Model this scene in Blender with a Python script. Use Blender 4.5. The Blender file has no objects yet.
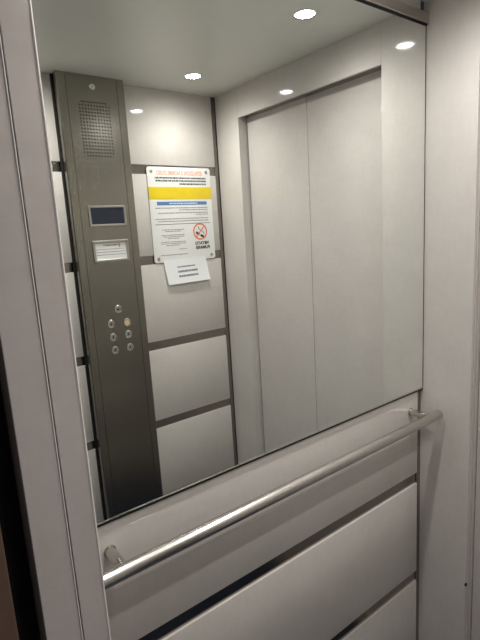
import bpy, bmesh, math, random
from mathutils import Vector, Matrix

# ------------------------------------------------------------------ camera, world, exposure
SC = bpy.context.scene
COL = SC.collection
Z0 = 1.63                       # camera height above the cabin floor
def T(x, y, z): return Vector((x, y, z + Z0))

cam_d = bpy.data.cameras.new('camera'); cam = bpy.data.objects.new('camera', cam_d); COL.objects.link(cam)
yw, pt, rl = math.radians(36.88), math.radians(-10.36), math.radians(-3.48)
fwd = Vector((math.sin(yw)*math.cos(pt), math.cos(yw)*math.cos(pt), math.sin(pt)))
rgt = Vector((math.cos(yw), -math.sin(yw), 0)); up = rgt.cross(fwd)
r2 = math.cos(rl)*rgt + math.sin(rl)*up; u2 = -math.sin(rl)*rgt + math.cos(rl)*up
M = Matrix((r2, u2, -fwd)).transposed().to_4x4(); M.translation = T(0, -.85, 0)
cam.matrix_world = M
cam_d.sensor_fit = 'VERTICAL'; cam_d.sensor_height = 36; cam_d.lens = 478.65/640*36
cam_d.clip_start = .01
SC.camera = cam

w = bpy.data.worlds.new('world'); SC.world = w; w.use_nodes = True
w.node_tree.nodes['Background'].inputs[0].default_value = (.95, .93, 1, 1)
w.node_tree.nodes['Background'].inputs[1].default_value = .08

SC.view_settings.view_transform = 'Standard'; SC.view_settings.look = 'None'
SC.view_settings.gamma = 1; SC.view_settings.use_curve_mapping = False
SC.view_settings.exposure = 0
LAMP_STRENGTH = 710; BEAM_POWER = 2.0
SC.cycles.max_bounces = 14; SC.cycles.diffuse_bounces = 8; SC.cycles.glossy_bounces = 10
SC.cycles.sample_clamp_indirect = 20

# ------------------------------------------------------------------ dimensions (metres, from the camera's height)
L, W, X0 = 1.374, 1.0747, .2157          # far door wall, width of the cabin, near wall's inner face
HC, HD = .6194, .4953                    # ceiling, door head
S1, Y1, JD = .1568, .9075, .045          # door opening from y=-S1 to y=-Y1, reveal depth
ZT, ZB = .556, -.5350                    # mirror top and bottom
FL = -Z0
BANDS = [.2886, -.0971, -.4822, -.8530, -1.2266]
BH = .0195                               # half the width of a joint band
TR = .023                                # width of the corner strips

# ------------------------------------------------------------------ materials
def mat(name, col, rough=.5, metal=0, spec=.5, noise=0, scale=8, stretch=(1, 1, 1), bump=0, rnoise=0, coat=0, emit=None, strength=0, col2=None, aniso=0):
    m = bpy.data.materials.new(name); m.use_nodes = True
    nt = m.node_tree; b = nt.nodes['Principled BSDF']
    b.inputs['Base Color'].default_value = (*col, 1)
    b.inputs['Roughness'].default_value = rough; b.inputs['Metallic'].default_value = metal
    b.inputs['Specular IOR Level'].default_value = spec
    if coat: b.inputs['Coat Weight'].default_value = coat; b.inputs['Coat Roughness'].default_value = .04
    if aniso: b.inputs['Anisotropic'].default_value = aniso
    if emit: b.inputs['Emission Color'].default_value = (*emit, 1); b.inputs['Emission Strength'].default_value = strength
    if noise or bump or rnoise:
        tc = nt.nodes.new('ShaderNodeTexCoord'); mp = nt.nodes.new('ShaderNodeMapping')
        mp.inputs['Scale'].default_value = stretch
        n = nt.nodes.new('ShaderNodeTexNoise'); n.inputs['Scale'].default_value = scale; n.inputs['Detail'].default_value = 6
        n.inputs['Roughness'].default_value = .65
        nt.links.new(tc.outputs['Object'], mp.inputs[0]); nt.links.new(mp.outputs[0], n.inputs['Vector'])
        if noise:
            r = nt.nodes.new('ShaderNodeValToRGB'); r.color_ramp.elements[0].position = .32; r.color_ramp.elements[1].position = .68
            c2 = col2 or tuple(c*(1-noise) for c in col)
            r.color_ramp.elements[0].color = (*c2, 1); r.color_ramp.elements[1].color = (*col, 1)
            nt.links.new(n.outputs[0], r.inputs[0]); nt.links.new(r.outputs[0], b.inputs['Base Color'])
        if bump:
            bp = nt.nodes.new('ShaderNodeBump'); bp.inputs['Strength'].default_value = bump; bp.inputs['Distance'].default_value = .001
            nt.links.new(n.outputs[0], bp.inputs['Height']); nt.links.new(bp.outputs[0], b.inputs['Normal'])
        if rnoise:
            mr = nt.nodes.new('ShaderNodeMapRange'); mr.inputs['To Min'].default_value = rough; mr.inputs['To Max'].default_value = rough + rnoise
            nt.links.new(n.outputs[0], mr.inputs[0]); nt.links.new(mr.outputs[0], b.inputs['Roughness'])
    return m

def laminate(name, col):
    """pale laminate: soft clouding plus a fine linen weave, satin gloss"""
    m = bpy.data.materials.new(name); m.use_nodes = True; nt = m.node_tree; b = nt.nodes['Principled BSDF']
    b.inputs['Roughness'].default_value = .075; b.inputs['Specular IOR Level'].default_value = .38
    tc = nt.nodes.new('ShaderNodeTexCoord')
    def nz(sc, stretch, det=5):
        mp = nt.nodes.new('ShaderNodeMapping'); mp.inputs['Scale'].default_value = stretch
        n = nt.nodes.new('ShaderNodeTexNoise'); n.inputs['Scale'].default_value = sc; n.inputs['Detail'].default_value = det
        nt.links.new(tc.outputs['Object'], mp.inputs[0]); nt.links.new(mp.outputs[0], n.inputs['Vector']); return n.outputs[0]
    a = nz(9, (1, 1, 1)); c = nz(90, (1, 1, .3)); d = nz(90, (.3, .3, 1))
    def math_(op, x, y):
        k = nt.nodes.new('ShaderNodeMath'); k.operation = op
        for i, v in enumerate((x, y)):
            if isinstance(v, float): k.inputs[i].default_value = v
            else: nt.links.new(v, k.inputs[i])
        return k.outputs[0]
    s = math_('ADD', math_('MULTIPLY', a, .4), math_('ADD', math_('MULTIPLY', c, .3), math_('MULTIPLY', d, .3)))
    r = nt.nodes.new('ShaderNodeValToRGB'); r.color_ramp.elements[0].position = .36; r.color_ramp.elements[1].position = .64
    r.color_ramp.elements[0].color = (*[v*.94 for v in col], 1); r.color_ramp.elements[1].color = (*[min(1, v*1.02) for v in col], 1)
    nt.links.new(s, r.inputs[0]); nt.links.new(r.outputs[0], b.inputs['Base Color'])
    return m

LAM = laminate('pale_laminate', (.63, .60, .57))
LAM_J = laminate('jamb_laminate', (.60, .55, .53))
BEAD = mat('pale_edge_bead', (.80, .77, .74), .25)
STEEL = mat('brushed_steel', (.52, .505, .48), .26, 1, noise=.08, scale=40, stretch=(1, 1, 30), rnoise=.08)
STEEL_H = mat('brushed_rail_steel', (.62, .60, .57), .22, 1, noise=.06, scale=60, stretch=(.3, 20, 20), rnoise=.08)
PANEL_STEEL = mat('panel_steel', (.315, .30, .265), .21, 1, noise=.06, scale=30, stretch=(12, 12, .5), rnoise=.08)
BAND = mat('joint_steel', (.33, .305, .28), .16, 1, noise=.06, scale=50, stretch=(1, 1, 12))
BAR = mat('mirror_bar_steel', (.60, .56, .53), .3, 1, noise=.06, scale=50, stretch=(1, 10, 10))
GLASS = mat('mirror_glass', (.93, .955, .93), .0, 1)
EDGE = mat('polished_edge', (.75, .78, .74), .15, 1)
DARK = mat('dark_gap', (.012, .012, .012), .8, spec=.1)
RUB = mat('black_rubber', (.02, .02, .02), .7, spec=.2)
CEIL = mat('ceiling_paint', (.73, .745, .70), .33, spec=.5, noise=.05, scale=3, rnoise=.06)
FLOOR = mat('blue_rubber_floor', (.012, .022, .05), .5, noise=.4, scale=60, bump=.2)
DOOR = laminate('door_laminate', (.60, .57, .545))
BROWN = mat('brown_landing_frame', (.17, .105, .075), .45, noise=.25, scale=12)
CHROME = mat('chrome', (.85, .85, .84), .12, 1)
LAMPM = mat('lit_lamp', (1, 1, 1), .5, emit=(1, .965, .92), strength=LAMP_STRENGTH)
def beam(m, s):
    """the lens of a spot lamp sends more light straight down than sideways"""
    nt = m.node_tree; g = nt.nodes.new('ShaderNodeNewGeometry'); d = nt.nodes.new('ShaderNodeVectorMath'); d.operation = 'DOT_PRODUCT'
    nt.links.new(g.outputs['Incoming'], d.inputs[0]); nt.links.new(g.outputs['Normal'], d.inputs[1])
    k = nt.nodes.new('ShaderNodeMath'); k.operation = 'MULTIPLY_ADD'; k.inputs[1].default_value = s; k.inputs[2].default_value = s*.06
    pw = nt.nodes.new('ShaderNodeMath'); pw.operation = 'POWER'; pw.inputs[1].default_value = BEAM_POWER
    nt.links.new(d.outputs['Value'], pw.inputs[0]); nt.links.new(pw.outputs[0], k.inputs[0]); nt.links.new(k.outputs[0], nt.nodes['Principled BSDF'].inputs['Emission Strength'])
beam(LAMPM, LAMP_STRENGTH)
WHITE = mat('white_plastic_sheet', (.80, .80, .79), .35)
PAPER = mat('white_paper', (.86, .88, .90), .7)
YEL = mat('yellow_tape', (.80, .60, .02), .3, noise=.08, scale=20)
BLUE = mat('blue_print', (.09, .2, .42), .5)
GREYT = mat('grey_print', (.20, .20, .22), .6)
BLACKT = mat('black_print', (.03, .03, .03), .6)
REDT = mat('red_print', (.78, .20, .11), .5)
ORNG = mat('orange_print', (.84, .40, .28), .5)
LCD = mat('display_screen', (.012, .016, .03), .15, emit=(.10, .14, .22), strength=.03)
AMBER = mat('amber_button', (.62, .50, .30), .3, emit=(1, .65, .3), strength=.04)

# ------------------------------------------------------------------ helpers
def link(name, bm, m, parent=None, smooth=False):
    me = bpy.data.meshes.new(name); bmesh.ops.recalc_face_normals(bm, faces=bm.faces); bm.to_mesh(me); bm.free()
    for k in (m if isinstance(m, (list, tuple)) else [m]): me.materials.append(k)
    if smooth:
        for p in me.polygons: p.use_smooth = True
        me.set_sharp_from_angle(angle=math.radians(35))
    o = bpy.data.objects.new(name, me); COL.objects.link(o)
    if parent is not None:
        o.parent = parent
        o.matrix_parent_inverse = parent.matrix_basis.inverted()
    return o
def box(x0, x1, y0, y1, z0, z1, bev=0, bm=None, mi=0):
    """adds a box, z from the camera's height"""
    b = bmesh.new()
    vs = [b.verts.new((x, y, z+Z0)) for x in (x0, x1) for y in (y0, y1) for z in (z0, z1)]
    for f in ((0, 1, 3, 2), (4, 6, 7, 5), (0, 4, 5, 1), (2, 3, 7, 6), (0, 2, 6, 4), (1, 5, 7, 3)): b.faces.new([vs[i] for i in f])
    bmesh.ops.recalc_face_normals(b, faces=b.faces)
    if bev: bmesh.ops.bevel(b, geom=b.edges[:], offset=bev, segments=2, affect='EDGES', profile=.5)
    for f in b.faces: f.material_index = mi
    if bm is None: return b
    me = bpy.data.meshes.new('t'); b.to_mesh(me); b.free(); bm.from_mesh(me); bpy.data.meshes.remove(me); return bm
def cyl(p0, p1, r, bm=None, seg=32, bev=0, r1=None):
    """a capped cylinder or cone between two points"""
    b = bmesh.new(); p0, p1 = Vector(p0), Vector(p1); d = p1-p0
    bmesh.ops.create_cone(b, cap_ends=True, segments=seg, radius1=r, radius2=r if r1 is None else r1, depth=d.length)
    if bev:
        es = [e for e in b.edges if abs(abs((e.verts[0].co.z))-d.length/2) < 1e-6 and abs(e.verts[0].co.z-e.verts[1].co.z) < 1e-6]
        bmesh.ops.bevel(b, geom=es, offset=bev, segments=3, affect='EDGES', profile=.5)
    q = d.to_track_quat('Z', 'Y').to_matrix().to_4x4(); q.translation = (p0+p1)/2
    bmesh.ops.transform(b, matrix=q, verts=b.verts)
    if bm is None: return b
    me = bpy.data.meshes.new('t'); b.to_mesh(me); b.free(); bm.from_mesh(me); bpy.data.meshes.remove(me); return bm
def lathe(prof, org, axis, bm=None, seg=40):
    """profile (radius, height along the axis)"""
    b = bmesh.new(); rings = []
    q = Vector(axis).to_track_quat('Z', 'Y').to_matrix()
    for r, h in prof:
        rings.append([b.verts.new(Vector(org)+q@Vector((r*math.cos(t*2*math.pi/seg), r*math.sin(t*2*math.pi/seg), h))) for t in range(seg)])
    for a, c in zip(rings, rings[1:]):
        for i in range(seg): b.faces.new((a[i], a[(i+1) % seg], c[(i+1) % seg], c[i]))
    if prof[0][0] < .002: b.faces.new(rings[0])
    if prof[-1][0] < .002: b.faces.new(rings[-1])
    if bm is None: return b
    me = bpy.data.meshes.new('t'); b.to_mesh(me); b.free(); bm.from_mesh(me); bpy.data.meshes.remove(me); return bm
def thing(name, loc, label=None, cat=None, group=None, kind=None):
    o = bpy.data.objects.new(name, None); COL.objects.link(o); o.location = loc; o.empty_display_size = .05
    if label: o['label'] = label
    if cat: o['category'] = cat
    if group: o['group'] = group
    if kind: o['kind'] = kind
    bpy.context.view_layer.update()
    return o
def struct(o, label, cat='wall'):
    o['kind'] = 'structure'; o['label'] = label; o['category'] = cat; return o

# ------------------------------------------------------------------ the cabin: floor, ceiling
fl = struct(link('floor', box(X0-.04, L+JD+.05, -W, .0, FL-.03, FL), FLOOR), 'dark blue rubber floor of the lift cabin', 'floor')
ce = struct(link('ceiling', box(X0-.04, L+JD, -W, 0, HC, HC+.03), CEIL), 'smooth grey painted ceiling of the lift cabin', 'ceiling')

# ------------------------------------------------------------------ panelled side walls
def panelled_wall(name, yf, sgn, label):
    """yf: y of the panel faces; sgn +1 when the wall lies on the +y side"""
    def yb(a, b): return sorted((yf+sgn*a, yf+sgn*b))
    back = link(name, box(X0-.04, L+.02, *yb(.012, .04), FL, HC), DARK)
    struct(back, label)
    edges = [HC] + sum([[b+BH, b-BH] for b in BANDS], []) + [FL+.06]
    for i in range(0, len(edges), 2):
        p = link('wall_panel', box(X0+.001, L-TR, *yb(0, .012), edges[i+1], edges[i], .0015), LAM, back)
        p.data.set_sharp_from_angle(angle=.5)
    for b in BANDS:
        link('joint_strip', box(X0+.001, L-TR, *yb(.006, .012), b-BH+.0002, b+BH-.0002), BAND, back)
    link('corner_strip', box(L-TR+.0003, L, *yb(.004, .012), FL, HC), BAND, back)
    link('skirting', box(X0+.001, L-TR, *yb(.003, .012), FL, FL+.059), BAND, back)
    return back
panelled_wall('wall_left', .005, 1, 'pale laminate wall with dark steel joints below and behind the mirror')
panelled_wall('wall_right', -W, -1, 'panelled wall opposite the mirror carrying the control panel and the notice')

# ------------------------------------------------------------------ far wall with the closed doors
wf = struct(link('wall_front', box(L+.012, L+.04, -W-.012, -Y1-.002, FL, HC), DARK), 'plain pale laminate wall around the closed sliding doors')
b = box(L+.012, L+.04, -S1+.002, .04, FL, HC); link('wall_core', b, DARK, wf)
link('return_panel', box(L, L+.012, -S1, .02, FL, HC, .001), LAM, wf)
link('return_panel', box(L, L+.012, -W, -Y1, FL, HC, .001), LAM, wf)
link('header_panel', box(L+.0004, L+.012, -Y1+.0006, -S1-.0006, HD, HC, .001), LAM, wf)
tr = struct(thing('trim_1', T(L, -(S1+Y1)/2, FL)), 'pale laminate lining of the doorway around the closed doors', 'door frame')
link('side_reveal', box(L+.012, L+JD+.02, -S1, -S1+.012, FL, HD+.01), LAM, tr)
link('side_reveal', box(L+.012, L+JD+.02, -Y1-.012, -Y1, FL, HD+.01), LAM, tr)
link('head_reveal', box(L+.012, L+JD+.02, -Y1, -S1, HD, HD+.012), BAND, tr)
rib = link('edge_bead', box(L+.013, L+.019, -S1-.003, -S1, FL, HD, .001), LAM_J, tr)
link('edge_bead', box(L+.027, L+.031, -S1-.0025, -S1, FL, HD, .001), LAM_J, tr)
hole = link('screw_hole', cyl((L+.003, -S1+.0005, -1.178+Z0), (L+.003, -S1-.0034, -1.178+Z0), .0055, seg=16), RUB, tr)
link('threshold', box(L+.002, L+JD+.05, -Y1, -S1, FL-.004, FL+.002), STEEL, tr)
dr = struct(thing('door_1', T(L+JD, -(S1+Y1)/2, FL)), 'closed two leaf sliding lift door in pale laminate', 'door')
SPL = -.533
link('door_leaf', box(L+JD, L+JD+.03, -Y1+.008, SPL-.0008, FL+.006, HD+.004, .0015), DOOR, dr)
link('door_leaf', box(L+JD+.002, L+JD+.03, SPL+.0008, -S1-.002, FL+.006, HD+.004, .0015), DOOR, dr)
link('door_gap', box(L+JD+.031, L+JD+.035, -Y1-.01, -S1+.01, FL, HD+.02), DARK, dr)

# ------------------------------------------------------------------ near wall with the open doorway the camera looks through
wb = struct(link('wall_back', box(.1742, X0-.0012, -S1, .005, FL, HC, .0008), LAM_J), 'narrow grey laminate doorway jamb beside the mirror')
link('edge_bead', cyl(T(X0-.0022, -S1+.0008, FL), T(X0-.0022, -S1+.0008, HC), .0020, seg=12), BEAD, wb, True)
link('return_panel', box(.176, X0, -W, -Y1, FL, HC, .001), LAM_J, wb)
link('header_panel', box(.176, X0, -Y1, -S1, HD+.02, HC, .001), LAM_J, wb)
d2 = struct(link('door_2', box(.120, .1698, -S1-.0005, .03, FL, HC+.1, .001), LAM_J), 'edge of the open grey sliding door, left of the jamb', 'door')
link('edge_bead', box(.1700, .1720, -S1-.0016, -S1+.006, FL, HC+.1, .0006), BEAD, d2)
link('jamb_gap', box(.1721, .1741, -S1+.004, .03, FL, HC), DARK, wb)
t2 = struct(link('trim_2', box(-.06, .0845, -S1+.002, -S1+.06, FL-.02, HC+.1, .002), BROWN), 'dark brown landing door frame across the black gap', 'door frame')
link('shaft_lining', box(.0846, .1195, -S1+.05, -S1+.06, FL, HC+.1), DARK, t2)

# ------------------------------------------------------------------ mirror
mi = thing('wall_mirror', T((X0+L)/2, 0, ZB), 'large frameless mirror on the panelled wall above the steel handrail', 'mirror')
link('edge_seal', box(L-.0045, L-.0005, .0003, .0045, ZB, ZT), RUB, mi)
link('mirror_glass', box(X0+.002, L-.0047, 0, .0045, ZB, ZT), GLASS, mi)
link('top_bar', box(X0+.002, L-.001, -.009, .0045, ZT, ZT+.028, .0015), BAR, mi)
link('top_seal', box(X0+.002, L-.001, -.004, 0, ZT-.003, ZT-.0002), RUB, mi)
link('bottom_edge', box(X0+.002, L-.001, -.0015, .0045, ZB-.0025, ZB-.0002), EDGE, mi)['label'] = 'bright polished lower edge'
link('bottom_seal', box(X0+.002, L-.001, .0005, .0045, ZB-.0085, ZB-.0027), RUB, mi)

# ------------------------------------------------------------------ handrail
RY, RZ, RR = -.070, -.6045, .0150
hr = thing('handrail', T((X0+L)/2, RY, RZ), 'round brushed stainless steel handrail running below the mirror', 'handrail')
link('rail', cyl(T(.228, RY, RZ), T(1.350, RY, RZ), RR, seg=64), STEEL_H, hr, True)
for px in (.284, 1.309):
    p = link('mounting_post', cyl(T(px, .0047, RZ), T(px, RY+.004, RZ), .0108, seg=40, bev=.0008), STEEL_H, hr, True)
    link('wall_flange', lathe([(.0005, .0), (.0124, .0), (.0128, .001), (.0124, .003), (.0108, .0032)], T(px, .0047, RZ), (0, -1, 0)), STEEL_H, p, True)

# ------------------------------------------------------------------ ceiling downlights
def downlight(x, y, label):
    t = thing('downlight', T(x, y, HC), label, 'ceiling light', 'round downlights in the ceiling')
    c = T(x, y, HC)
    link('trim_ring', lathe([(.037, 0), (.0368, .0018), (.034, .003), (.030, .0026), (.0285, .0008), (.0285, 0)], c, (0, 0, -1)), CHROME, t, True)
    link('lamp', lathe([(.0005, .0014), (.016, .0012), (.028, .0006), (.0283, .0001)], c, (0, 0, -1)), LAMPM, t, True)
    return t
downlight(1.124, -.2387, 'lit round downlight at the far doors, on the mirror side')
downlight(1.124, -.8597, 'lit round downlight at the far doors, above the notice')
downlight(.466, -.2387, 'lit round downlight near the open doorway, on the mirror side')
downlight(.466, -.8597, 'lit round downlight near the open doorway, on the control panel side')

# ------------------------------------------------------------------ control panel column on the wall opposite the mirror
CD = .05                                  # how far the column stands out
K = (.85+W-CD)/(.85+W)
YF = -W+CD
cp = thing('control_panel', T(.77, -W, FL), 'tall brushed steel control panel column with grille, display and buttons', 'control panel')
def K2(a, c): return a*K, c*K
xa, xb = .653*K, .926*K
sa, sb = .687*K, .893*K
# column body: sides, narrow wings and face with two grooves
bm = bmesh.new()
pr = [(xa, -W+.0005), (xa, YF-.004), (xa+.004, YF), (sa-.001, YF), (sa-.001, YF-.003), (sa+.001, YF-.003), (sa+.001, YF),
      (sb-.001, YF), (sb-.001, YF-.003), (sb+.001, YF-.003), (sb+.001, YF), (xb-.004, YF), (xb, YF-.004), (xb, -W+.0005)]
lo = [bm.verts.new(T(x, y, FL+.002)) for x, y in pr]; hi = [bm.verts.new(T(x, y, HC-.0005)) for x, y in pr]
n = len(pr)
for i in range(n): bm.faces.new((lo[i], lo[(i+1) % n], hi[(i+1) % n], hi[i]))
bm.faces.new(lo); bm.faces.new(hi)
body = link('cover_plate', bm, PANEL_STEEL, cp)
for k in (xa-.0055, xb+.0005): link('shadow_strip', box(k, k+.005, -W+.0003, -W+.012, FL+.002, HC-.001), RUB, cp)  # added black strips stand in for the shade along the column's sides
# speaker grille
gx0, gz1 = K2(.7310, .536); gx1, gz0 = K2(.8506, .334)
bm = bmesh.new(); nc, nr = 11, 17
for i in range(nc):
    for j in range(nr):
        x = gx0+(gx1-gx0)*i/(nc-1); z = gz0+(gz1-gz0)*j/(nr-1)
        if i in (0, nc-1) and j in (0, nr-1): continue
        cyl(T(x, YF+.0003, z), T(x, YF-.001, z), .0031, bm, seg=10)
link('speaker_grille', bm, RUB, cp)['label'] = 'grid of small round dark holes'
# key lock
lx, lz = K2(.7907, .594)
lk = link('key_lock', lathe([(.0005, .0025), (.006, .003), (.0075, .002), (.0105, .002), (.012, 0)], T(lx, YF, lz), (0, 1, 0)), CHROME, cp, True)
link('key_slot', box(lx-.0008, lx+.0008, YF+.0025, YF+.0035, lz-.004, lz+.004), RUB, lk)
# display and plate
def frame_bm(x0, x1, z0, z1, w_, d):
    bm = bmesh.new()
    for a in ((x0, x1, z1-w_, z1), (x0, x1, z0, z0+w_)): box(a[0], a[1], YF, YF+d, a[2], a[3], .0015, bm)
    for a in ((x0, x0+w_, z0+w_*.5, z1-w_*.5), (x1-w_, x1, z0+w_*.5, z1-w_*.5)): box(a[0], a[1], YF, YF+d, a[2], a[3], .0015, bm)
    return bm
dx0, dz0 = K2(.7180, .0575); dx1, dz1 = K2(.8770, .1405)
fr = link('display_frame', frame_bm(dx0, dx1, dz0, dz1, .0085, .005), STEEL, cp)
link('screen', box(dx0+.007, dx1-.007, YF+.0002, YF+.0015, dz0+.007, dz1-.007), LCD, fr)['label'] = 'dark blue display screen'
ex0, ez0 = K2(.7190, -.0880); ex1, ez1 = K2(.8745, .0010)
fr = link('plate_frame', frame_bm(ex0, ex1, ez0, ez1, .0105, .006), STEEL, cp)
link('rating_plate', box(ex0+.008, ex1-.008, YF+.0002, YF+.0015, ez0+.008, ez1-.008), WHITE, fr)['label'] = 'pale printed plate'
random.seed(4)
def words(bm, x0, x1, z, h, y, dens=.86):
    """a row of illegible small print: uneven short dark marks"""
    x = x0
    while x < x1-.002:
        wl = random.uniform(.0025, .011)*1.2; xe = min(x1, x+wl)
        box(x, xe, y, y+.0003, z-h/2*random.uniform(.8, 1.1), z+h/2, 0, bm); x = xe+random.uniform(.0015, .003)
    return bm
bm = bmesh.new()
words(bm, ex0+.045, ex1-.045, ez1-.020, .005, YF+.0016)
for k, zz in enumerate((.034, .045, .056)): words(bm, ex0+.014, ex1-.018, ez1-zz-.002, .0022, YF+.0016)
link('small_print', bm, GREYT, fr)
bm = bmesh.new(); box(ex1-.042, ex1-.036, YF+.0016, YF+.002, ez1-.03, ez1-.014, 0, bm)
link('red_mark', bm, REDT, fr)
# buttons: six steel and one amber
BT = [(.7993, -.2897), (.7613, -.3486), (.8337, -.3517), (.7640, -.4055), (.8330, -.4046), (.7662, -.4630), (.8355, -.4633)]
GL = ['bell', '1', 'on', '2', '3', '0', '4']
for i, (bx, bz) in enumerate(BT):
    bx, bz = K2(bx, bz); c = T(bx, YF, bz)
    ring = lathe([(.0168, 0), (.0166, .0026), (.0150, .0042), (.0120, .0036), (.0108, .0008)], c, (0, 1, 0), seg=32)
    bt = link('push_button', ring, CHROME, cp, True)
    cap = lathe([(.0005, .0030), (.0075, .0030), (.0100, .0022), (.0107, .0004)], c, (0, 1, 0), seg=32)
    link('button_cap', cap, AMBER if i == 2 else STEEL, bt, True)
    if i == 2: bt['label'] = 'amber lit push button'
    else:
        bm = bmesh.new()
        if i == 0:
            cyl(T(bx, YF+.0030, bz), T(bx, YF+.0034, bz), .0045, bm, seg=16); box(bx-.0055, bx+.0055, YF+.0030, YF+.0034, bz-.005, bz-.003, 0, bm)
        else:
            box(bx-.0022, bx+.0022, YF+.0030, YF+.0034, bz-.0055, bz+.0055, 0, bm); box(bx-.0040, bx+.0040, YF+.0030, YF+.0034, bz+.001, bz+.0035, 0, bm)
        link('button_mark', bm, BLACKT, bt)

# ------------------------------------------------------------------ printed notice
nx0, nx1, nz0, nz1 = .991, 1.3165, -.113, .301
NW, NH = nx1-nx0, nz1-nz0
YS = -W+.0005
no = thing('notice_board', T((nx0+nx1)/2, YS, nz0), 'white printed notice with a yellow band and no smoking sign, screwed to the wall', 'notice')
def rounded_plate(x0, x1, z0, z1, y0, y1, r, seg=6):
    bm = bmesh.new(); pts = []
    for cx, cz, a0 in ((x1-r, z1-r, 0), (x0+r, z1-r, 90), (x0+r, z0+r, 180), (x1-r, z0+r, 270)):
        for k in range(seg+1):
            a = math.radians(a0+90*k/seg); pts.append((cx+r*math.cos(a), cz+r*math.sin(a)))
    A = [bm.verts.new(T(x, y0, z)) for x, z in pts]; B = [bm.verts.new(T(x, y1, z)) for x, z in pts]; n = len(pts)
    bm.faces.new(A); bm.faces.new(B)
    for i in range(n): bm.faces.new((A[i], A[(i+1) % n], B[(i+1) % n], B[i]))
    return bm
link('board', rounded_plate(nx0, nx1, nz0, nz1, YS, YS+.003, .012), WHITE, no)
YP = YS+.0031
def nu(u): return nx0+u*NW
def nv(v): return nz1-v*NH
def text(name, s, u, v, h, m, width=None, parent=no):
    """lettering on the wall opposite the mirror: reads towards -x; centred on (u, v), capital height h"""
    cu = bpy.data.curves.new(name, 'FONT'); cu.body = s; cu.align_x = 'CENTER'; cu.align_y = 'CENTER'; cu.size = h/.7; cu.extrude = .0001
    cu.offset = .0009
    o = bpy.data.objects.new(name+'_c', cu); COL.objects.link(o); bpy.context.view_layer.update()
    me = bpy.data.meshes.new_from_object(o.evaluated_get(bpy.context.evaluated_depsgraph_get()))
    xs = [q.co.x for q in me.vertices]; sx = (width/(max(xs)-min(xs))) if width else 1
    bpy.data.objects.remove(o)
    for q in me.vertices:
        x, y, z = q.co; q.co = T(nu(u)-x*sx, YP+.0002+z, nv(v)+y)
    me.materials.clear(); me.materials.append(m); me.name = name
    ob = bpy.data.objects.new(name, me); COL.objects.link(ob); ob.parent = parent; ob.matrix_parent_inverse = parent.matrix_basis.inverted()
    return ob
text('title_lettering', "ISTRUZIONI E NORME D'USO", .50, .062, .0175, ORNG, NW*.72)
link('yellow_band', box(nx0, nx1, YP-.001, YP+.0006, nv(.333), nv(.205), .0004), YEL, no)['label'] = 'bright yellow band'
link('blue_heading', box(nu(.11), nu(.91), YP, YP+.0003, nv(.395), nv(.358)), BLUE, no)['label'] = 'blue heading bar'
bm = bmesh.new()
words(bm, nu(.30), nu(.75), nv(.377), .004, YP+.0004); link('heading_print', bm, PAPER, no)
bm = bmesh.new()
for u0, u1, v in ((.11, .92, .112), (.12, .92, .142), (.48, .92, .174)): words(bm, nu(u0), nu(u1), nv(v), .0068, YP)
link('bold_print', bm, BLACKT, no)
bm = bmesh.new()
for u0, u1, v in ((.08, .92, .425), (.45, .92, .447), (.12, .92, .478), (.72, .92, .499), (.07, .92, .540), (.10, .92, .566)):
    words(bm, nu(u0), nu(u1), nv(v), .0036, YP)
link('small_print', bm, GREYT, no)
bm = bmesh.new()
for u0, u1, v in ((.15, .50, .655), (.20, .45, .672), (.14, .50, .712), (.17, .50, .730), (.23, .42, .748), (.12, .52, .785), (.12, .52, .803), (.2, .42, .822), (.40, .52, .868)):
    words(bm, nu(u0), nu(u1), nv(v), .0028, YP)
link('centred_print', bm, GREYT, no)
link('footer_print', words(bmesh.new(), nu(.10), nu(.53), nv(.925), .0028, YP), GREYT, no)
bm = box(nu(.06), nu(.94), YP, YP+.0003, nv(.599), nv(.594)); link('rule_line', bm, BLACKT, no)
# no smoking symbol
cx, cz, R_ = nu(.765), nv(.690), .0385
bm = bmesh.new(); N_ = 48
def V(a, r, y): return T(cx+r*math.cos(a), y, cz+r*math.sin(a))
for k in range(N_):
    a, b2 = 2*math.pi*k/N_, 2*math.pi*(k+1)/N_
    q = [bm.verts.new(V(a, R_, YP+.0006)), bm.verts.new(V(b2, R_, YP+.0006)), bm.verts.new(V(b2, R_*.83, YP+.0006)), bm.verts.new(V(a, R_*.83, YP+.0006))]
    bm.faces.new(q)
def bar(bm, x, z, w_, h, ang, y):
    ca, sa_ = math.cos(ang), math.sin(ang); vs = []
    for yy in (y, y+.0003):
        for dx, dz in ((-w_/2, -h/2), (w_/2, -h/2), (w_/2, h/2), (-w_/2, h/2)): vs.append(bm.verts.new(T(x+dx*ca-dz*sa_, yy, z+dx*sa_+dz*ca)))
    for f in ((0, 1, 2, 3), (7, 6, 5, 4), (0, 4, 5, 1), (1, 5, 6, 2), (2, 6, 7, 3), (3, 7, 4, 0)): bm.faces.new([vs[i] for i in f])
bar(bm, cx, cz, R_*1.75, .0052, math.radians(45), YP+.0006)
sy = link('no_smoking_symbol', bm, REDT, no); sy['label'] = 'red ring with a slash over a cigarette'
bm = bmesh.new(); bar(bm, cx-.014, cz-.008, .021, .0105, math.radians(-28), YP+.0002); bar(bm, cx+.010, cz-.021, .020, .0105, math.radians(-28), YP+.0002)
link('cigarette', bm, BLACKT, sy)
bm = bmesh.new()
for k in range(9):
    t_ = k/8; bar(bm, cx+.020-.03*t_+.004*math.sin(7*t_), cz-.010+.032*t_, .006, .0030, math.radians(60+50*math.sin(7*t_)), YP+.0002)
link('smoke_curl', bm, GREYT, sy)
text('no_smoking_lettering', 'VIETATO', .785, .820, .0135, BLACKT, NW*.24)
text('no_smoking_lettering', 'FUMARE', .795, .868, .0135, BLACKT, NW*.24)
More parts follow.
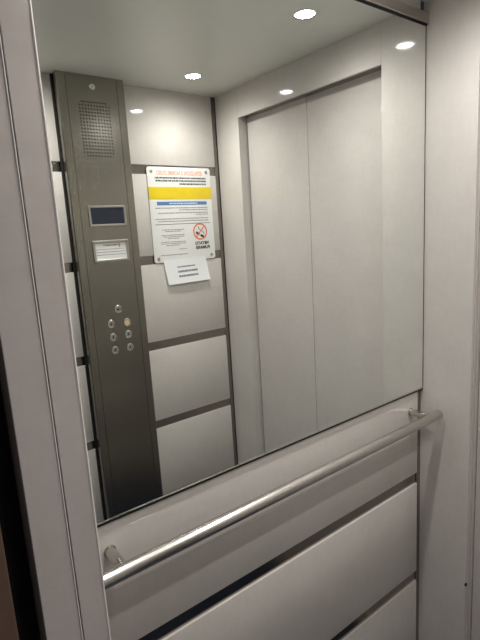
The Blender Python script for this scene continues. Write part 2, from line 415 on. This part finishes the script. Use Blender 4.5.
for u, v in ((.065, .045), (.935, .045), (.065, .955), (.935, .955)):
    s = link('screw', lathe([(.0005, .003), (.004, .0028), (.0065, .0018), (.0075, 0)], (nu(u), YP-.0001, nv(v)+Z0), (0, 1, 0), seg=24), STEEL, no, True)

# ------------------------------------------------------------------ small paper note under the notice
bm = bmesh.new(); nx_, nz_ = 14, 10
TLc, TRc, BRc, BLc = Vector((1.034, -.1035)), Vector((1.2600, -.0990)), Vector((1.2735, -.2115)), Vector((1.0485, -.2155))
def npt(u, v, off=0):
    p = (TLc*(1-u)+TRc*u)*(1-v)+(BLc*(1-u)+BRc*u)*v
    y = YP+.0006+.010*v**2*(.6+.4*u)+.0015*math.sin(u*6)*v+off
    return T(p.x, y, p.y)
for lay in (0, 1):
    g = [[bm.verts.new(npt(i/nx_, j/nz_, -.0004*lay)) for i in range(nx_+1)] for j in range(nz_+1)]
    for j in range(nz_):
        for i in range(nx_): bm.faces.new((g[j][i], g[j][i+1], g[j+1][i+1], g[j+1][i]))
    if lay == 0: g0 = g
rim0 = [g0[0][i] for i in range(nx_)]+[g0[j][nx_] for j in range(nz_)]+[g0[nz_][nx_-i] for i in range(nx_)]+[g0[nz_-j][0] for j in range(nz_)]
rim1 = [g[0][i] for i in range(nx_)]+[g[j][nx_] for j in range(nz_)]+[g[nz_][nx_-i] for i in range(nx_)]+[g[nz_-j][0] for j in range(nz_)]
for i in range(len(rim0)): bm.faces.new((rim0[i], rim0[(i+1) % len(rim0)], rim1[(i+1) % len(rim0)], rim1[i]))
nt_ = thing('paper_note', npt(.5, 1), 'small curling white paper note taped under the printed notice', 'paper note')
link('sheet', bm, PAPER, nt_, True)
bm = bmesh.new(); random.seed(9)
for v, u0, u1, h in ((.33, .28, .70, .05), (.52, .27, .74, .08), (.71, .27, .74, .08)):
    u = u0
    while u < u1:
        ue = min(u1, u+random.uniform(.02, .055))
        q = [npt(u, v-h/2, .0005), npt(ue, v-h/2, .0005), npt(ue, v+h/2, .0005), npt(u, v+h/2, .0005)]
        bm.faces.new([bm.verts.new(p) for p in q]); u = ue+.008
link('printed_lines', bm, GREYT, nt_)
